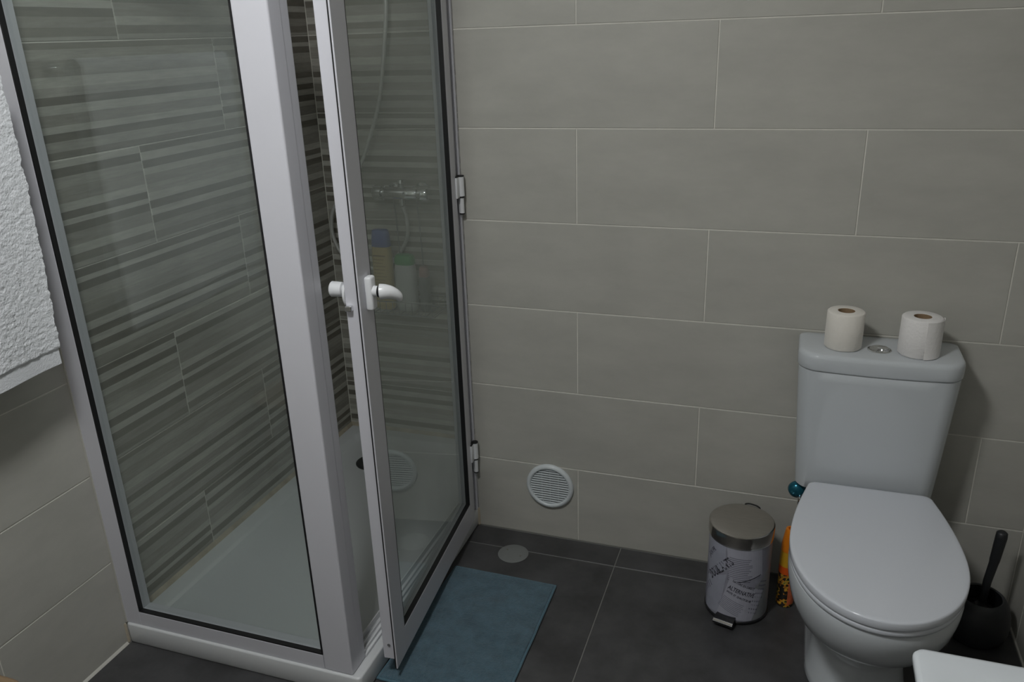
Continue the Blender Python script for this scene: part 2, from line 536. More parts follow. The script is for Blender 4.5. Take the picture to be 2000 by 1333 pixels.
HX, HY = -0.328, -0.02
DD = Vector((0.0859382, -0.9963005, 0))      # along the door, from hinge to latch
NN = Vector((0.9963005, 0.0859382, 0))       # outward
DM = Matrix(((DD.x, -NN.x, 0, HX), (DD.y, -NN.y, 0, HY), (0, 0, 1, 0), (0, 0, 0, 1)))   # local: x along the door, y inward, z up
def D_(name, bm, m, parent, smooth=False):
    for v in bm.verts:
        v.co = DM @ v.co
    o = obj(name, bm, m, None, smooth=smooth)
    o.parent = parent
    o.matrix_parent_inverse = Matrix.Translation(-Vector(enc.location))
    return o
U0, U1, V0, V1 = 0.022, 0.690, 0.046, ZT - .01
I0, I1, J0, J1 = 0.062, 0.627, 0.122, V1 - .06
bm = bmesh.new()
for a in ((U0, I0, V0, V1), (I1, U1, V0, V1), (I0, I1, V0, J0), (I0, I1, J1, V1)):   # outer flange
    box(bm, a[0], a[1], 0, .0035, a[2], a[3], bev=.0008, seg=1)
for a in ((U0 + .004, I0, V0 + .022, V1), (I1, U1 - .007, V0 + .022, V1), (I0, I1, V0 + .022, J0), (I0, I1, J1, V1)):   # hollow profiles behind it
    box(bm, a[0], a[1], .0065, .036, a[2], a[3], bev=.001, seg=1)
dfr = bm
door = D_('door', dfr, M['alu'], enc)
def sub(name, bm, m, smooth=False):
    o = D_(name, bm, m, None, smooth)
    o.parent = door
    o.matrix_parent_inverse = Matrix.Identity(4)      # the door itself is built in world coordinates
    return o
sub('door_seal', ring(U0 + .001, U1 - .001, V0 + .001, V1, .012, .0034, .0067), M['rubber'])
sub('gasket', ring(I0, I1, J0, J1, .0035, .0005, RCS), M['rubber'])
sub('glass_pane', B(I0 - .005, I1 + .005, RCS, RCS + .005, J0 - .005, J1 + .005), M['door_glass'])
# the handle outside
HZ = 0.993
hu = 0.652
def sbox(x0, x1, y0, y1, z0, z1, bev, seg=3):
    return B(x0, x1, y0, y1, z0, z1, bev=bev, seg=seg)
sub('handle_plate', sbox(hu - .0125, hu + .0125, -.016, .0005, HZ - .036, HZ + .036, .005), M['plastic'], True)
sub('handle_neck', tube([(hu, -.014, HZ + .004), (hu, -.020, HZ + .004), (hu, -.026, HZ + .004)], [.012, .011, .0115], 20), M['plastic'], None or True)
sub('handle_ring', tube([(hu, -.0255, HZ + .004), (hu, -.0275, HZ + .004)], .0125, 20), M['rubber'], True)
gp = bez([(hu, -.027, HZ + .003), (hu - .003, -.038, HZ + .003), (hu - .010, -.050, HZ - .001), (hu - .018, -.060, HZ - .010), (hu - .022, -.064, HZ - .022)], 8)
gr = []
for i in range(len(gp)):
    t = i / (len(gp) - 1)
    gr.append(.0135 * (1 - t ** 1.6) ** .7 + .003 if t < 1 else .0022)
gr[0] = .0125
sub('handle_lever', tube(gp, gr, 20), M['plastic'], True)
# knob inside
sub('inner_rosette', tube([(hu + .006, .035, HZ), (hu + .006, .040, HZ), (hu + .006, .043, HZ)], [.030, .029, .024], 24), M['plastic'], True)
sub('inner_knob', tube([(hu + .004, .042, HZ + .006), (hu + .004, .050, HZ + .006), (hu + .004, .052, HZ + .006), (hu + .004, .076, HZ + .006), (hu + .004, .078, HZ + .006)], [.010, .010, .0155, .0165, .0145], 24), M['plastic'], True)
sub('latch_tongue', box(bmesh.new(), U1 - .012, U1 + .004, .020, .034, HZ - .030, HZ - .018, bev=.002), M['chrome'])
sub('screw', tube([(U1 - .0075, .020, V0 + .064), (U1 - .005, .020, V0 + .064)], .004, 14), M['chrome'], True)
# hinges: a wide upper leaf with its knuckle and a slim lower knuckle, black washers
for z0 in (.204, 1.02, 1.72):
    h = bmesh.new()
    box(h, .006, .030, -.005, .001, z0 + .047, z0 + .104, bev=.002)
    tube([(.000, -.006, z0 + .050), (.000, -.006, z0 + .103)], .0095, 18, h)
    tube([(.000, -.006, z0 + .003), (.000, -.006, z0 + .045)], .0068, 18, h)
    box(h, -.012, .001, -.003, .004, z0 + .003, z0 + .045, bev=.001)
    ho = sub('hinge', h, M['plastic'], True)
    for a, b, rr in ((.1035, .1065, .0098), (.0455, .0495, .0085), (-.0005, .0025, .0072)):
        w = tube([(.000, -.006, z0 + a), (.000, -.006, z0 + b)], rr, 18)
        if a > .1:
            box(w, .006, .029, -.0045, .0, z0 + .104, z0 + .1065)
        sub('hinge_washer', w, M['rubber'], True)

# ------------------------------------------------------------------ toilet
TX = 0.767
toilet = thing('toilet', 'white close coupled ceramic toilet with closed lid', 'toilet', (TX, -.34, 0))
def T_(name, bm, m, smooth=True, angle=40, parent=None):
    for v in bm.verts:
        v.co.y += .34
    o = obj(name, bm, m, toilet, smooth=smooth, angle=angle)
    return o
def bowl(z, Wd, yf, ym, yb, wr, n=48, rc=.03):
    """outline: ellipse in front of ym, straight-ish taper behind it to half width wr at yb"""
    pts = []
    for k in range(n + 1):                     # right half to the front and round to the left
        a = PI * k / n
        pts.append((Wd * math.cos(a), ym - (ym - yf) * math.sin(a) ** 0.95 if math.sin(a) > 0 else ym, z))
    m_ = 10
    back = []
    for k in range(1, m_ + 1):
        s = k / m_
        back.append((-(Wd - (Wd - wr) * s ** 1.7), ym + (yb - rc - ym) * s, z))
    for k in range(1, 7):
        a = PI / 2 * k / 6
        back.append((-(wr - rc * (1 - math.cos(a))), yb - rc + rc * math.sin(a), z))
    pts += back
    pts += [(-x, y, zz) for x, y, zz in reversed(back)]
    return [(x + .011, y, zz) for x, y, zz in pts]
bm = bmesh.new()
loft(bm, [bowl(.0005, .106, -.492, -.36, -.05, .106), bowl(.012, .112, -.50, -.36, -.045, .112), bowl(.03, .110, -.497, -.36, -.045, .110), bowl(.07, .104, -.485, -.36, -.05, .106), bowl(.12, .102, -.487, -.36, -.05, .105),
          bowl(.16, .105, -.505, -.37, -.05, .104), bowl(.195, .118, -.545, -.39, -.05, .104), bowl(.23, .137, -.592, -.41, -.045, .10), bowl(.27, .157, -.638, -.43, -.04, .104), bowl(.31, .169, -.665, -.44, -.035, .104),
          bowl(.345, .175, -.679, -.44, -.03, .106), bowl(.37, .176, -.683, -.44, -.03, .108), bowl(.379, .174, -.681, -.44, -.03, .107), bowl(.383, .168, -.675, -.44, -.033, .104), bowl(.3835, .12, -.62, -.44, -.06, .10)])
T_('bowl', bm, M['ceramic'])
def slab(z0, z1, e, Wd=.177, yf=-.690, yb=-.186, wr=.141, dome=0.0):
    bm = bmesh.new()
    rows = []
    for d, z in ((e, z0), (e * .3, z0 + e * .4), (0, z0 + e), (0, z1 - e * .8), (e * .25, z1 - e * .25), (e * .8, z1), (e * 2.5, z1 + dome * .25), (.05, z1 + dome * .7), (.1, z1 + dome)):
        rows.append(bowl(z, Wd - d, yf + d, -.445, yb - d, wr - d, rc=.022))
    loft(bm, rows)
    return bm
T_('seat', slab(.3845, .3975, .004, .175, -.687), M['seat'], angle=60)
T_('lid', slab(.399, .4205, .0045, dome=.001), M['seat'], angle=60)
for sx in (-1, 1):
    T_('lid_hinge', tube([(sx * .075 - .018, -.187, .397), (sx * .075 + .018, -.187, .397)], .0095, 16), M['chrome'])
bm = bmesh.new()
def cist(z, hw, yf, rf, yb=-.010):
    return [(x + .003, y, zz) for x, y, zz in rrect(-hw, hw, yf, yb, rf, .018, 10, z, bow=.013)]
loft(bm, [cist(.374, .156, -.139, .036), cist(.376, .160, -.142, .036), cist(.41, .1625, -.145, .037), cist(.50, .168, -.151, .039), cist(.60, .174, -.157, .041), cist(.68, .1785, -.161, .042), cist(.705, .1793, -.162, .042), cist(.707, .176, -.159, .041)])
T_('cistern', bm, M['ceramic'], angle=60)
bm = bmesh.new()
loft(bm, [cist(.7065, .176, -.160, .043, -.009), cist(.708, .181, -.1645, .045, -.007), cist(.711, .1825, -.166, .046, -.006), cist(.738, .1825, -.166, .046, -.006), cist(.7445, .181, -.1645, .046, -.008), cist(.7485, .1775, -.161, .045, -.011), cist(.7500, .172, -.1555, .042, -.016), cist(.7505, .13, -.115, .03, -.04)])
T_('cistern_lid', bm, M['ceramic'], angle=60)
LZ = .7505
bm = lathe([(.027, LZ - .003), (.027, LZ + .0015), (.0245, LZ + .0025), (.0235, LZ + .0005)], 32, (.002, -.105, 0), cap1=False)
T_('flush_ring', bm, M['chrome'])
bm = lathe([(.0232, LZ - .001), (.0232, LZ + .003), (.0215, LZ + .0045), (.017, LZ + .0035), (.010, LZ + .0015), (.002, LZ + .0008)], 32, (.002, -.105, 0))
T_('flush_button', bm, M['chrome'])
bm = lathe([(.0125, LZ), (.0125, LZ + .0062), (.011, LZ + .0075), (.002, LZ + .008)], 28, (.009, -.105, 0))
T_('half_flush_button', bm, M['chrome'])

# supply valve on the wall, left of the cistern
vx, vz = .618, .348
valve = thing('water_valve', 'small water stop valve with teal knob beside the cistern', 'valve', (vx, 0, vz))
obj('valve_body', tube([(.034, 0, -.034), (.033, -.003, -.033), (.033, -.004, -.033), (.006, -.080, -.006), (.004, -.084, -.004), (0, -.098, 0)], [.014, .014, .0085, .0085, .011, .010], 20), M['chrome'], valve, smooth=True)
M['teal'] = mat('teal_metallic', (.015, .13, .19), .2, metal=.6)
obj('valve_knob', tube([(0, -.098, 0), (0, -.101, 0), (0, -.110, 0), (0, -.119, 0), (0, -.125, 0), (0, -.128, 0)], [.012, .020, .0235, .021, .014, .004], 28), M['teal'], valve, smooth=True, angle=70)
obj('supply_hose', tube(bez([(.006, -.070, -.004), (.03, -.074, -.012), (.052, -.075, -.002), (.056, -.075, .024)]), .005, 10), M['chrome'], valve, smooth=True)
obj('valve_spout', tube([(.010, -.118, -.008), (.010, -.130, -.012), (.009, -.128, -.032), (.008, -.115, -.040)], [.006, .0075, .0065, .005], 14), M['chrome'], valve, smooth=True)

# ------------------------------------------------------------------ toilet rolls on the cistern
M['paper'] = mat('toilet_paper', (.78, .745, .69), .95, spec=.1, bump=.25, bscale=120, sheen=.2)
M['paper2'] = mat('toilet_paper_white', (.80, .78, .77), .95, spec=.1, bump=.35, bscale=140, sheen=.2)
M['card'] = mat('cardboard', (.30, .21, .13), .9, spec=.1)
def roll_(x, y, R_, hh, label, m, tail):
    t = thing('toilet_roll', label, 'toilet roll', (x, y, LZ + .0005), group='toilet rolls on the cistern')
    bm = lathe([(.0195, .0), (R_ - .003, 0), (R_, .003), (R_ + .0004, hh * .5), (R_, hh - .003), (R_ - .003, hh), (.0195, hh), (.0195, hh * .5), (.0195, 0)], 56, cap0=False, cap1=False)
    bmesh.ops.remove_doubles(bm, verts=bm.verts, dist=1e-5)
    for v in bm.verts:
        d = math.hypot(v.co.x, v.co.y)
        if d > .03:
            k = 1 + .012 * noise.noise(v.co * 45)
            v.co.x *= k; v.co.y *= k
    obj('paper', bm, m, t, smooth=True, angle=50)
    obj('core', lathe([(.0185, .001), (.0196, .001), (.0196, hh - .001), (.0185, hh - .001), (.0185, .001)], 32, cap0=False, cap1=False), M['card'], t, smooth=True)
    if tail:
        bm = bmesh.new()
        a0, a1 = tail
        rows = []
        for k in range(13):
            a = a0 + (a1 - a0) * k / 12
            rr = R_ + .0015
            rows.append([((rr + q) * math.cos(a), (rr + q) * math.sin(a), z) for z, q in ((.001, 0), (hh - .001, 0), (hh - .001, .0012), (.001, .0012))])
        loft(bm, rows)
        obj('loose_sheet', bm, m, t, smooth=True, angle=50)
roll_(.687, -.101, .0425, .091, 'cream toilet roll standing on the cistern beside the flush button, further from the brush', M['paper'], None)
roll_(.851, -.108, .0440, .092, 'white toilet roll with a loose sheet edge, on the cistern end nearer the brush', M['paper2'], (-1.42, .1))

# ------------------------------------------------------------------ pedal bin
BX, BY, BR = .489, -.175, .081
bin_ = thing('pedal_bin', 'round steel lidded pedal bin printed with newspaper clippings', 'bin', (BX, BY, 0))
M['sleeve'] = mat('lavender_newsprint', (.30, .30, .36), .4, var=.14, vscale=14)
M['paperA'] = mat('pale_newsprint', (.40, .40, .47), .4, var=.06, vscale=20)
M['paperB'] = mat('cool_newsprint', (.34, .35, .42), .4, var=.06, vscale=20)
M['paperC'] = mat('grey_newsprint', (.25, .26, .27), .4, var=.1, vscale=20)
M['ink'] = mat('printing_ink', (.03, .03, .04), .5)
M['inkg'] = mat('faint_printing_ink', (.15, .15, .19), .5)
BH = .238
body = obj('bin_body', lathe([(.05, .004), (BR - .001, .004), (BR, .008), (BR, BH), (BR - .003, BH + .001), (BR - .004, .01), (.01, .01)], 64), M['sleeve'], bin_, smooth=True)
obj('base_ring', lathe([(.06, .0005), (BR + .0015, .0005), (BR + .0025, .003), (BR + .0025, .008), (BR + .0005, .010), (.06, .010)], 64), M['black'], bin_, smooth=True)
obj('lid', lathe([(BR - .003, BH - .001), (BR + .0025, BH - .001), (BR + .003, BH + .002), (BR + .003, BH + .0285), (BR + .0024, BH + .0305), (BR + .0008, BH + .0316), (BR - .002, BH + .0320), (BR - .03, BH + .0326), (.004, BH + .033)], 64), M['steel'], bin_, smooth=True, angle=30)
obj('rim', lathe([(BR - .002, BH - .0055), (BR + .0012, BH - .0055), (BR + .0015, BH - .003), (BR + .0012, BH - .001), (BR - .002, BH - .001)], 64), M['chrome'], bin_, smooth=True)
pd = math.radians(-104)
pc, ps = math.cos(pd), math.sin(pd)
def pol(d, s, z):     # outward d, sideways s
    return (pc * d - ps * s, ps * d + pc * s, z)
bm = bmesh.new()
loft(bm, [[pol(BR - .01, -s_, .010), pol(BR - .01, s_, .010), pol(BR - .01, s_, .022), pol(BR - .01, -s_, .022)] for s_ in (.024,)] +
     [[pol(d, -.026, z), pol(d, .026, z), pol(d, .026, z + t_), pol(d, -.026, z + t_)] for d, z, t_ in ((BR + .010, .010, .014), (BR + .024, .009, .013), (BR + .030, .011, .006))])
pedal = obj('pedal', bm, M['black'], bin_)
bm = bmesh.new()
loft(bm, [[pol(d, -.025, z), pol(d, .025, z), pol(d, .025, z + .0015), pol(d, -.025, z + .0015)] for d, z in ((BR + .0265, .0200), (BR + .0285, .0178))])
obj('pedal_edge', bm, M['steel'], pedal)
hb = math.radians(74)
obj('carry_handle', tube(bez([(BR * math.cos(hb + a), (BR + .006) * math.sin(hb + a) + .004, BH + z) for a, z in ((.27, -.02), (.26, .022), (.18, .030), (0, .031), (-.18, .030), (-.26, .022), (-.27, -.02))]), .0022, 8), M['black'], bin_, smooth=True)

def wrap(bm, d):
    """flat print (x = arc length, y = height) laid onto the bin's wall at radius BR + d; x = 0 faces the camera side"""
    for v in bm.verts:
        a = math.radians(-90) + v.co.x / BR
        rr = BR + d + v.co.z
        v.co = Vector((rr * math.cos(a), rr * math.sin(a), v.co.y))
    return bm
def patch(corners, m, d, name='clipping'):
    """quad clipping, subdivided so that it follows the curve, 0.25 mm thick"""
    (ax, ay), (bx_, by_), (cx_, cy_), (dx_, dy_) = corners
    bm = bmesh.new()
    n = 14
    rows = []
    for i in range(n + 1):
        s = i / n
        p0 = (ax + (bx_ - ax) * s, ay + (by_ - ay) * s)
        p1 = (dx_ + (cx_ - dx_) * s, dy_ + (cy_ - dy_) * s)
        lp = []
        for k in range(5):
            t = k / 4
            lp.append((p0[0] + (p1[0] - p0[0]) * t, p0[1] + (p1[1] - p0[1]) * t, .00025))
        for k in range(4, -1, -1):
            t = k / 4
            lp.append((p0[0] + (p1[0] - p0[0]) * t, p0[1] + (p1[1] - p0[1]) * t, 0))
        rows.append(lp)
    loft(bm, rows)
    return obj(name, wrap(bm, d), m, body)
def text_on(txt, x, y, size, rot, m, d, sx=1.0):
    cu = bpy.data.curves.new('t', 'FONT')
    cu.body = txt
    cu.size = size
    cu.extrude = .0001
    cu.offset = size * .012
    cu.resolution_u = 2
    to = bpy.data.objects.new('t', cu)
    me = bpy.data.meshes.new_from_object(to)
    bm = bmesh.new()
    bm.from_mesh(me)
    ca, sa = math.cos(rot), math.sin(rot)
    for v in bm.verts:
        px, py = v.co.x * sx, v.co.y
        v.co = Vector((x + ca * px - sa * py, y + sa * px + ca * py, v.co.z))
    bpy.data.objects.remove(to); bpy.data.curves.remove(cu); bpy.data.meshes.remove(me)
    return obj('lettering', wrap(bm, d), m, body)
def lines(x, y, w, rot, count, pitch, th, m, d, jitter=.25):
    bm = bmesh.new()
    rnd = random.Random(int(x * 1e4) + count)
    ca, sa = math.cos(rot), math.sin(rot)
    for k in range(count):
        ww = w * (1 - jitter * rnd.random())
        n = 8
        rows = []
        for i in range(n + 1):
            px = ww * i / n
            lp = []
            for q, zz in ((0, .0002), (th, .0002), (th, 0), (0, 0)):
                py = -k * pitch + q
                lp.append((x + ca * px - sa * py, y + sa * px + ca * py, zz))
            rows.append(lp)
        loft(bm, rows)
    return obj('text_lines', wrap(bm, d), m, body)
R = math.radians
patch([(-.030, .236), (.062, .236), (.070, .150), (-.018, .122)], M['paperA'], .0002)
lines(-.022, .204, .064, R(-2), 13, .0056, .0016, M['inkg'], .0005)
patch([(-.098, .236), (-.032, .236), (-.030, .160), (-.095, .120)], M['paperB'], .0003)
text_on('DOU&LANTS', -.072, .112, .034, R(50), M['ink'], .0006, .50)
text_on('JAN PR', -.086, .172, .018, R(56), M['ink'], .0006, .75)
patch([(-.095, .112), (-.026, .150), (-.042, .020), (-.098, .010)], M['paperB'], .0001)
lines(-.085, .100, .020, R(-38), 7, .012, .003, M['inkg'], .0005)
patch([(-.016, .146), (.078, .100), (.046, .012), (-.048, .018)], M['paperA'], .0006)
text_on('NATURE EN DIRECT', -.010, .134, .0095, R(-24), M['ink'], .0010, .72)
text_on('ALTERNATIVE', -.021, .110, .0180, R(-20), M['ink'], .0010, .64)
text_on('SANTE  ET  QUALITE DE VIE', -.024, .099, .0085, R(-24), M['ink'], .0010, .66)
lines(-.030, .084, .062, R(-24), 8, .0052, .0009, M['inkg'], .0010, .1)
patch([(.050, .118), (.110, .175), (.110, .012), (.048, .012)], M['paperC'], .0003)
bm_l = lines(.006, .133, .062, R(18), 1, .01, .0022, M['ink'], .0009, 0)
lines(.064, .130, .03, R(-20), 9, .012, .004, M['inkg'], .0006)

# ------------------------------------------------------------------ spray can
SX, SY, SR = .614, -.128, .0225
can = thing('spray_can', 'orange and yellow aerosol spray can beside the toilet', 'spray can', (SX, SY, 0))
M['orange'] = mat('orange_plastic', (.75, .22, .012), .35)
M['yellow'] = mat('yellow_print', (.62, .34, .02), .3)
M['red'] = mat('orange_red_print', (.70, .10, .01), .3)
mcan = mat('black_orange_print', (.03, .025, .02), .3)
nt = mcan.node_tree
n_ = nt.nodes.new('ShaderNodeTexNoise'); n_.inputs['Scale'].default_value = 75; n_.inputs['Detail'].default_value = 2
tc_ = nt.nodes.new('ShaderNodeTexCoord')
nt.links.new(tc_.outputs['Object'], n_.inputs['Vector'])
c_ = nt.nodes.new('ShaderNodeValToRGB'); c_.color_ramp.interpolation = 'CONSTANT'
c_.color_ramp.elements[0].color = (.02, .018, .015, 1)
c_.color_ramp.elements[1].position = .5; c_.color_ramp.elements[1].color = (.55, .22, .02, 1)
for pz, cc in ((.56, (.60, .40, .05, 1)), (.61, (.07, .13, .03, 1)), (.65, (.02, .018, .015, 1))):
    e_ = c_.color_ramp.elements.new(pz); e_.color = cc
nt.links.new(n_.outputs['Fac'], c_.inputs[0])
nt.links.new(c_.outputs[0], nt.nodes['Principled BSDF'].inputs['Base Color'])
obj('can_body', lathe([(.018, .0005), (SR, .002), (SR, .006), (SR, .105), (SR + .0003, .106), (.0, .106)], 40), mcan, can, smooth=True)
obj('label_band', lathe([(.015, .105), (SR + .0004, .105), (SR + .0004, .128), (.015, .128)], 40), M['red'], can, smooth=True)
obj('can_shoulder', lathe([(.015, .128), (SR + .0002, .128), (SR, .150), (SR - .001, .172), (.015, .173)], 40), M['yellow'], can, smooth=True)
obj('cap', lathe([(.012, .173), (SR - .001, .173), (SR - .0015, .190), (SR - .005, .215), (SR - .008, .234), (SR - .0095, .238), (.008, .238), (.007, .228), (.002, .227)], 40), M['orange'], can, smooth=True)
bm = bmesh.new()
rows = []
for k in range(11):
    a = R(-75) + R(85) * k / 10
    rows.append([((SR + q) * math.cos(a), (SR + q) * math.sin(a), z) for z, q in ((.010, .0001), (.080, .0001), (.080, .0006), (.010, .0006))])
loft(bm, rows)
obj('side_label', bm, mat('salmon_print', (.55, .13, .05), .4, var=.25, vscale=60), can, smooth=True)

# ------------------------------------------------------------------ toilet brush
QX, QY = 1.078, -.122
br = thing('toilet_brush', 'charcoal toilet brush in a round bulb holder in the corner past the toilet', 'toilet brush', (QX, QY, 0))
M['char'] = mat('charcoal_plastic', (.022, .0235, .026), .42)
obj('holder', lathe([(.045, .0005), (.056, .001), (.066, .012), (.0725, .035), (.0735, .058), (.071, .082), (.064, .104), (.055, .119), (.050, .123), (.046, .121), (.052, .108), (.062, .08), (.064, .055), (.056, .02), (.01, .012)], 48), M['char'], br, smooth=True, angle=60)
obj('brush_handle', tube([(0.006, .012, .05), (0.007, .012, .10), (.009, .012, .16), (.015, .013, .215), (.0155, .013, .222), (.0195, .013, .29), (.0195, .013, .302), (.0195, .013, .306)], [.009, .009, .0098, .0108, .0118, .0135, .0125, .008], 24), M['char'], br, smooth=True, angle=50)
bm = lathe([(.010, .03), (.032, .035), (.036, .06), (.032, .088), (.012, .098)], 36)
for v in bm.verts:
    a = math.atan2(v.co.y, v.co.x)
    k = 1 + .10 * math.sin(a * 18) 
    v.co.x *= k; v.co.y *= k
obj('bristles', bm, M['black'], br)

# ------------------------------------------------------------------ round wall vent
VX, VZ, VR = -.0875, .182, .0745
vent = thing('wall_vent', 'round white louvred vent cover low on the tiled wall', 'vent', (VX, 0, VZ))
def ring_y(prof, n=56):
    return loft(bmesh.new(), [[(rr * math.cos(2 * PI * i / n), -y, rr * math.sin(2 * PI * i / n)) for i in range(n)] for rr, y in prof], False, False)
M['vent'] = mat('white_vent_plastic', (.62, .66, .68), .35)
obj('vent_ring', ring_y([(VR - .003, .0002), (VR, .001), (VR, .005), (VR - .003, .010), (VR - .009, .0125), (VR - .0135, .0105), (VR - .0145, .006), (VR - .0145, .001)]), M['vent'], vent, smooth=True, angle=70)
obj('vent_backing', ring_y([(.001, .0012), (VR - .012, .0012)]), mat('dark_vent_mesh', (.10, .11, .115), .8), vent)
NS = 15
for k in range(NS):
    z = -(VR - .0185) + (2 * (VR - .0185)) * k / (NS - 1)
    hw = math.sqrt(max(1e-5, (VR - .0135) ** 2 - z * z)) - .0005
    bm = bmesh.new()
    loft(bm, [[(x, -.0045, z - .0012), (x, -.0080, z - .0021), (x, -.0085, z + .0007), (x, -.0049, z + .0018)] for x in (-hw, hw)])
    obj('slat', bm, M['vent'], vent)
bm = bmesh.new()
for x in (-.026, 0, .026):
    hh = math.sqrt((VR - .0135) ** 2 - x * x)
    box(bm, x - .0006, x + .0006, -.0030, -.0015, -hh, hh)
obj('vent_rib', bm, M['vent'], vent)

# ------------------------------------------------------------------ floor drain cover
cov = thing('floor_cover', 'round light grey access cover set into the dark floor', 'drain cover', (-.172, -.123, 0))
M['cover'] = mat('grey_plastic', (.17, .178, .175), .5)
obj('cover_plate', lathe([(.046, .0002), (.0465, .0012), (.0445, .0022), (.02, .0024), (.002, .0024)], 48), M['cover'], cov, smooth=True)
for a in (150, -15):
    obj('screw', lathe([(.0028, .002), (.0028, .0030), (.001, .0030)], 14, (.026 * math.cos(R(a)), .026 * math.sin(R(a)), 0)), M['steel'], cov, smooth=True)

# ------------------------------------------------------------------ bath mat
M['mat'] = mat('teal_terry', (.074, .135, .175), .95, spec=.05, var=.22, vscale=30, bump=1.0, bscale=420, sheen=.2)
M['hem'] = mat('teal_hem', (.09, .165, .21), .9, spec=.05, bump=.5, bscale=300, sheen=.2)
C0, C1, C2, C3 = (-.312, -.238), (-.004, -.242), (-.0005, -.712), (-.326, -.710)      # back left, back right, front right, front left
def matbilin(s, t):
    x = (C0[0] * (1 - s) + C1[0] * s) * (1 - t) + (C3[0] * (1 - s) + C2[0] * s) * t
    y = (C0[1] * (1 - s) + C1[1] * s) * (1 - t) + (C3[1] * (1 - s) + C2[1] * s) * t
    return x, y
def mat_build():
    t_ = thing('bath_mat', 'teal terry bath mat on the dark floor before the shower', 'bath mat', (-.16, -.475, 0))
    nx, ny = 120, 180
    bm = bmesh.new()
    top, bot = [], []
    for j in range(ny + 1):
        rt, rb = [], []
        for i in range(nx + 1):
            s, t = i / nx, j / ny
            x, y = matbilin(s, t)
            e = min(s, 1 - s) * .31
            e2 = min(t, 1 - t) * .47
            q = min(1.0, min(e, e2) / .006)
            edge = math.sqrt(max(0, 1 - (1 - q) ** 2))
            big = .0034 * noise.noise(Vector((x * 9, y * 9, 1))) + .0012 * noise.noise(Vector((x * 30, y * 26, 3)))
            ridge = .0016 * max(0, 1 - abs(math.sin((x * 1.2 + y * .35) * 26 + 2 * noise.noise(Vector((x * 5, y * 5, 7))))) * 6)
            fine = .0011 * noise.noise(Vector((x * 200, y * 200, 5)))
            wob = .0018 * noise.noise(Vector((x * 12, y * 12, 9)))
            z = .002 + edge * (.0085 + big + ridge + fine)
            rt.append(bm.verts.new((x + wob + .16, y + wob + .475, z)))
            rb.append(bm.verts.new((x + wob + .16, y + wob + .475, .0006)) if i in (0, nx) or j in (0, ny) else None)
        top.append(rt); bot.append(rb)
    for j in range(ny):
        for i in range(nx):
            bm.faces.new((top[j][i], top[j][i + 1], top[j + 1][i + 1], top[j + 1][i]))
    for j in range(ny):
        for i in (0, nx):
            bm.faces.new((top[j][i], top[j + 1][i], bot[j + 1][i], bot[j][i]))
    for i in range(nx):
        for j in (0, ny):
            bm.faces.new((top[j][i], top[j][i + 1], bot[j][i + 1], bot[j][i]))
    obj('pile', bm, M['mat'], t_, smooth=True, angle=80)
    # hem along the edge
    pts = []
    for (a, b) in ((0, 1), (1, 2), (2, 3), (3, 0)):
        ca_, cb_ = ((0, 0), (1, 0), (1, 1), (0, 1))[a], ((0, 0), (1, 0), (1, 1), (0, 1))[b]
        for k in range(40):
            s = ca_[0] + (cb_[0] - ca_[0]) * k / 40
            t = ca_[1] + (cb_[1] - ca_[1]) * k / 40
            x, y = matbilin(s, t)
            wob = .0018 * noise.noise(Vector((x * 12, y * 12, 9)))
            pts.append((x + wob + .16, y + wob + .475, .0048))
    pts.append(pts[0])
    obj('hem', tube(pts, .0036, 8, caps=False), M['hem'], t_, smooth=True)
mat_build()

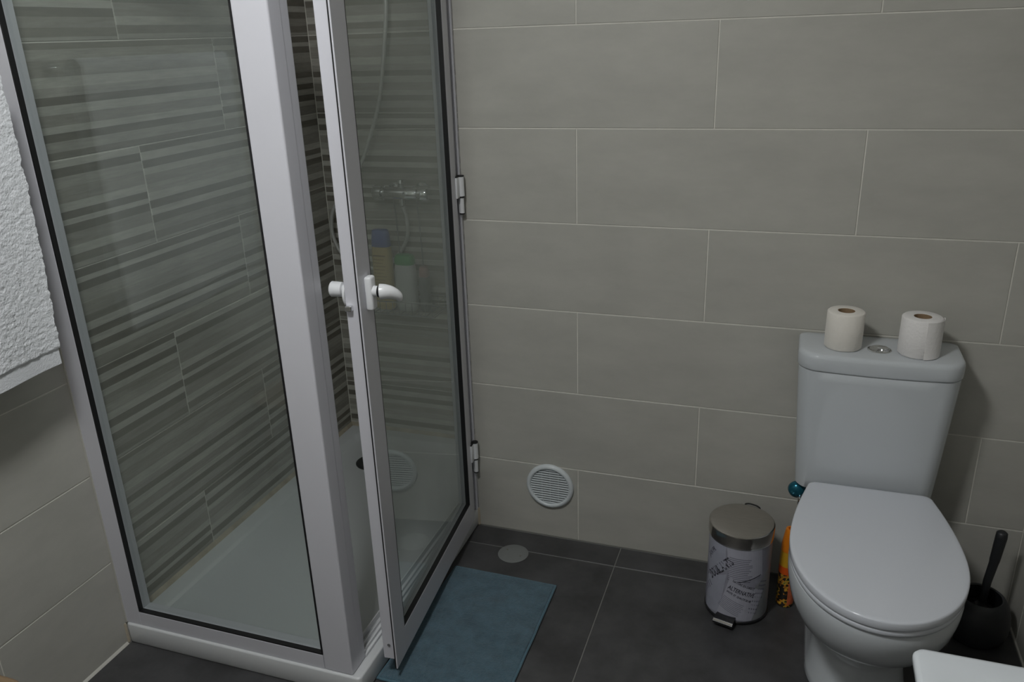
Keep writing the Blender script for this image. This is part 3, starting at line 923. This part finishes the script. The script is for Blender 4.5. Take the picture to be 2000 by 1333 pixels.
# ------------------------------------------------------------------ towel on its rail, left wall
RX, RZ = -.935, 1.44
rail = thing('towel_rail', 'chrome towel rail on the left wall holding the white towel', 'towel rail', (XL, -1.13, RZ))
obj('bar', tube([(RX - XL, .25, 0), (RX - XL, -.25, 0)], .009, 16), M['chrome'], rail, smooth=True)
for sy in (-.243, .243):
    bm = tube([(0.0005, sy, 0), (.006, sy, 0), (.007, sy, 0), (RX - XL, sy, 0)], [.02, .02, .008, .008], 16)
    obj('bracket', bm, M['chrome'], rail, smooth=True)
M['towel'] = mat('white_terry', (.76, .775, .81), .95, spec=.05, bump=.7, bscale=220, sheen=.3)
M['towelhem'] = mat('white_woven_hem', (.74, .755, .79), .9, spec=.05, bump=.4, bscale=300)
def towel():
    t = thing('towel', 'thick white terry towel hanging over the rail on the left wall', 'towel', (RX, -1.12, RZ))
    y0, y1 = -1.36, -.868
    zb = .848
    def path(off, n):
        """U over the bar: from the front bottom, up, over, down the back"""
        pts = []
        for k in range(n + 1):
            pts.append((.013 + off, zb + (RZ - zb) * k / n, 1, 0))
        for k in range(1, 9):
            a = PI * k / 8
            pts.append(((.013 + off) * math.cos(a), RZ + (.013 + off) * math.sin(a), math.cos(a), math.sin(a)))
        for k in range(1, 31):
            pts.append((-.013 - off * .6, RZ - (RZ - zb - .03) * k / 30, -1, 0))
        return pts
    n, m_ = 190, 150
    outer, inner = path(.012, n), path(.001, n)
    bm = bmesh.new()
    grid = []
    for j in range(m_ + 1):
        y = y0 + (y1 - y0) * j / m_
        row = []
        for i, (a, b) in enumerate(zip(outer, inner)):
            z = a[1]
            w = .010 * math.sin(y * 17 + .8) * min(1, (RZ - z) * 2 + .1) * (1 if i <= n else .3) + .006 * math.sin(y * 7)
            hemz = (z - zb) < .036 or i > n + 8 and (z - zb) < .066
            q = Vector((y * 1.0, z, i * .0001))
            fz = 0 if hemz else .0016 * noise.noise(Vector((y * 60, z * 170, 2))) + .0012 * noise.noise(Vector((y * 200, z * 300, 8)))
            thick = -.004 if hemz else 0
            edge = 1 if 0 < j < m_ else 0
            yy = y + (.004 * noise.noise(Vector((z * 28, j, 3))) + .003 * noise.noise(Vector((z * 90, j, 5))) + (.012 * math.sin((z - zb) * 4.2)) * (j / m_) if not hemz else 0)
            row.append(bm.verts.new((a[0] + a[2] * (fz + thick) + w, yy + 1.12, z + a[3] * (fz) - RZ)))
        grid.append(row)
    back = []
    for j in range(m_ + 1):
        y = y0 + (y1 - y0) * j / m_
        row = []
        for i, b in enumerate(inner):
            w = .010 * math.sin(y * 17 + .8) * min(1, (RZ - b[1]) * 2 + .1) * (1 if i <= n else .3) + .006 * math.sin(y * 7)
            row.append(bm.verts.new((b[0] + w, y + 1.12, b[1] - RZ)))
        back.append(row)
    N = len(outer)
    hem_faces = []
    for j in range(m_):
        for i in range(N - 1):
            fc = bm.faces.new((grid[j][i], grid[j][i + 1], grid[j + 1][i + 1], grid[j + 1][i]))
            if (outer[i][1] - zb) < .036:
                fc.material_index = 1
            if i % 1 == 0:
                bm.faces.new((back[j][i], back[j + 1][i], back[j + 1][i + 1], back[j][i + 1]))
        for i in (0, N - 1):
            fc = bm.faces.new((grid[j][i], grid[j + 1][i], back[j + 1][i], back[j][i]))
            fc.material_index = 1
    for i in range(N - 1):
        for j in (0, m_):
            bm.faces.new((grid[j][i], grid[j][i + 1], back[j][i + 1], back[j][i]))
    o = obj('terry_cloth', bm, M['towel'], t, smooth=True, angle=80)
    o.data.materials.append(M['towelhem'])
towel()

# ------------------------------------------------------------------ shower fittings on the alcove's rear wall
MX, MZ = -.700, .995
mix = thing('shower_mixer', 'chrome bar shower mixer seen through the glass door', 'mixer tap', (MX, YA, MZ))
obj('mixer_body', tube([(-.062, -.062, 0), (-.058, -.062, 0), (.058, -.062, 0), (.062, -.062, 0)], [.018, .021, .021, .018], 24), M['chrome'], mix, smooth=True)
for sx in (-1, 1):
    obj('handle', tube([(sx * .062, -.062, 0), (sx * .066, -.062, 0), (sx * .07, -.062, 0), (sx * .095, -.062, 0), (sx * .104, -.062, 0)], [.018, .018, .026, .027, .020], 24), M['chrome'], mix, smooth=True)
    obj('wall_union', tube([(sx * .05, 0, 0), (sx * .05, -.008, 0), (sx * .05, -.010, 0), (sx * .05, -.05, 0)], [.03, .028, .013, .013], 24), M['chrome'], mix, smooth=True)
obj('diverter', tube([(0, -.062, .018), (0, -.062, .03), (0, -.062, .034), (0, -.062, .046)], [.008, .008, .014, .012], 20), M['chrome'], mix, smooth=True)
obj('hose_outlet', tube([(0, -.062, -.018), (0, -.062, -.04)], .010, 16), M['chrome'], mix, smooth=True)
hose = thing('shower_hose', 'slim steel shower hose hanging in a long loop inside the shower', 'hose', (MX, YA - .06, .955))
hp = bez([(-.735, .395, 1.715), (-.712, .388, 1.60), (-.731, .385, 1.445), (-.765, .385, 1.288), (-.811, .385, 1.173), (-.864, .385, 1.07), (-.969, .385, .944), (-.993, .385, .871), (-.986, .387, .806), (-.955, .392, .755), (-.87, .41, .715), (-.79, .414, .735), (-.72, .412, .82), (-.70, .392, .90), (-.70, .369, .952)], 14)
bm = tube([(p_.x - MX, p_.y - YA + .06, p_.z - .955) for p_ in hp], [.0062 + (.0006 if i % 2 else 0) for i in range(len(hp))], 10)
obj('hose_spiral', bm, mat('satin_hose_steel', (.62, .62, .60), .3, metal=.35), hose, smooth=True)
shh = thing('hand_shower', 'chrome hand shower resting in its wall holder above the mixer', 'shower head', (-.735, YA, 1.76))
obj('wall_holder', tube([(0, 0, 0), (0, -.006, 0), (0, -.007, 0), (0, -.04, 0)], [.025, .024, .012, .014], 20), M['chrome'], shh, smooth=True)
obj('handset', tube(bez([(0, -.035, -.04), (0, -.045, .03), (0, -.062, .10), (0, -.085, .155)]), [.010] * 37, 16), M['chrome'], shh, smooth=True)
obj('spray_plate', tube([(0, -.070, .150), (0, -.082, .158), (0, -.105, .140), (0, -.112, .135)], [.014, .042, .045, .040], 28), M['chrome'], shh, smooth=True)

# wire caddy hanging from the mixer, with the bottles
CZ = .585
cad = thing('shower_caddy', 'thin wire caddy hanging below the shower mixer', 'caddy', (MX, YA, CZ))
M['wire'] = mat('grey_wire', (.30, .31, .31), .3, metal=.8)
for sx in (-.046, .040):
    obj('hanger_wire', tube(bez([(sx, -.062, MZ - CZ + .022), (sx, -.04, MZ - CZ + .015), (sx, -.035, MZ - CZ - .03), (sx, -.022, .2), (sx, -.018, 0)]), .002, 8), M['wire'], cad, smooth=True)
for z in (0.0, .045):
    pts = [(-.17, -.015, z), (.12, -.015, z), (.12, -.125, z), (-.17, -.125, z), (-.17, -.015, z)]
    obj('basket_wire', tube(pts, .002, 8), M['wire'], cad, smooth=True)
for k in range(12):
    x = -.16 + .27 * k / 11
    obj('rung', tube([(x, -.015, .045), (x, -.015, 0), (x, -.125, 0), (x, -.125, .045)], .0013, 6), M['wire'], cad, smooth=True)
def bottle(name, label, x, y, hw, hd, hh, m, capm, cap_h, cap_k, group):
    t = thing(name, label, 'bottle', (x, y, CZ + .0022), group=group)
    def sec(z, k):
        return [(hw * k * math.copysign(abs(math.cos(a)) ** .7, math.cos(a)), hd * k * math.copysign(abs(math.sin(a)) ** .7, math.sin(a)), z) for a in [2 * PI * i / 36 for i in range(36)]]
    obj('bottle_body', loft(bmesh.new(), [sec(0, .86), sec(.004, .96), sec(.015, 1), sec(hh - .03, 1), sec(hh - .012, .97), sec(hh, .9)]), m, t, smooth=True, angle=60)
    obj('bottle_cap', loft(bmesh.new(), [sec(hh, .88), sec(hh + .001, .94), sec(hh + cap_h * .5, cap_k), sec(hh + cap_h - .004, cap_k * .9), sec(hh + cap_h, cap_k * .8)]), capm, t, smooth=True, angle=60)
    return t
ctan = mat('tan_lotion_plastic', (.50, .38, .16), .35, var=.05, vscale=10)
cblue = mat('blue_cap', (.045, .085, .36), .35)
cgreen = mat('green_cap', (.03, .30, .07), .35)
cwhite = mat('white_bottle_plastic', (.50, .52, .50), .35)
tb = bottle('shampoo_bottle', 'tall tan bottle with a blue cap inside the shower', -.790, YA - .07, .036, .022, .224, ctan, cblue, .058, .90, 'bottles in the shower caddy')
bm = bmesh.new()
for k in range(9):
    box(bm, -.024, .022 - .006 * (k % 3), -.0224, -.0218, .192 - k * .012, .1935 - k * .012 + (.003 if k == 0 else 0))
obj('bottle_print', bm, mat('brown_print', (.22, .15, .06), .5), tb)
bottle('shampoo_bottle', 'squat white bottle with a green cap inside the shower', -.705, YA - .07, .038, .024, .165, cwhite, cgreen, .034, .96, 'bottles in the shower caddy')
bottle('shampoo_bottle', 'small grey bottle with a dull pink cap inside the shower', -.635, YA - .07, .018, .018, .125, mat('grey_bottle_plastic', (.12, .13, .13), .35), mat('dull_pink_cap', (.32, .16, .15), .35), .035, .9, 'bottles in the shower caddy')

# ------------------------------------------------------------------ wash basin, right foreground
bas = thing('wash_basin', 'white ceramic wash basin with a thin rim in the foreground', 'wash basin', (.95, -1.53, 0))
ox, oy = .95, -1.53
def bs(x0, x1, y0, y1, rad, z):
    return rrect(x0 - ox, x1 - ox, y0 - oy, y1 - oy, rad, rad, 8, z)
x0, x1, y0, y1 = .722, XR - .001, -1.83, -1.226
bm = bmesh.new()
loft(bm, [bs(.86, 1.10, -1.66, -1.40, .05, .655), bs(.80, 1.15, -1.74, -1.32, .06, .68), bs(.755, 1.165, -1.80, -1.255, .05, .74), bs(.735, x1, -1.818, -1.238, .03, .778), bs(.725, x1, -1.827, -1.229, .018, .786), bs(x0, x1, y0, y1, .014, .790), bs(x0, x1, y0, y1, .014, .796), bs(x0 + .002, x1, y0 + .002, y1 - .002, .013, .7992), bs(x0 + .006, x1 - .004, y0 + .006, y1 - .006, .012, .80),
          bs(.765, 1.07, -1.785, -1.275, .06, .799), bs(.775, 1.06, -1.775, -1.285, .06, .793), bs(.80, 1.045, -1.74, -1.32, .07, .74), bs(.85, 1.02, -1.66, -1.40, .06, .70), bs(.90, .98, -1.56, -1.50, .02, .692)])
obj('basin', bm, M['ceramic'], bas, smooth=True, angle=60)
obj('pedestal', loft(bmesh.new(), [bs(.90, 1.165, -1.63, -1.43, .05, 0.0005), bs(.905, 1.165, -1.625, -1.435, .05, .02), bs(.93, 1.16, -1.605, -1.455, .05, .3), bs(.92, 1.16, -1.61, -1.45, .05, .60), bs(.90, 1.16, -1.63, -1.43, .05, .68)]), M['ceramic'], bas, smooth=True, angle=60)
tap = thing('basin_tap', 'chrome single lever tap on the wash basin', 'tap', (1.115, -1.53, .7995))
obj('tap_body', lathe([(.026, 0), (.026, .005), (.022, .008), (.021, .10), (.019, .108), (.004, .11)], 28), M['chrome'], tap, smooth=True)
obj('spout', tube(bez([(-.01, 0, .07), (-.06, 0, .085), (-.10, 0, .08), (-.125, 0, .062)]), [.013] * 37, 16), M['chrome'], tap, smooth=True)
obj('lever', tube([(0, 0, .108), (0, 0, .118), (-.02, 0, .128), (-.07, 0, .15)], [.015, .015, .009, .006], 14, flat=.7), M['chrome'], tap, smooth=True)

# ------------------------------------------------------------------ wooden stool, bottom left corner
st = thing('wooden_stool', 'low wooden stool by the left wall, only its rounded seat corner showing', 'stool', (-.82, -1.46, 0))
M['wood'] = mat('tan_wood', (.21, .145, .085), .5, var=.18, vscale=7, vdist=(1, 9, 9))
def ss(i, z, rr):
    return rrect(-.19 + i, .19 - i, -.15 + i, .148 - i, rr, rr, 8, z)
obj('seat', loft(bmesh.new(), [ss(.008, .424, .05), ss(.002, .427, .054), ss(0, .432, .055), ss(0, .442, .055), ss(.002, .447, .054), ss(.008, .45, .05)]), M['wood'], st, smooth=True, angle=60)
for sx in (-1, 1):
    for sy in (-1, 1):
        obj('leg', tube([(sx * .155, sy * .115, .0005), (sx * .14, sy * .10, .425)], [.014, .019], 16), M['wood'], st, smooth=True)
for sy in (-1, 1):
    obj('stretcher', tube([(-.15, sy * .109, .16), (.15, sy * .109, .16)], .009, 12), M['wood'], st, smooth=True)
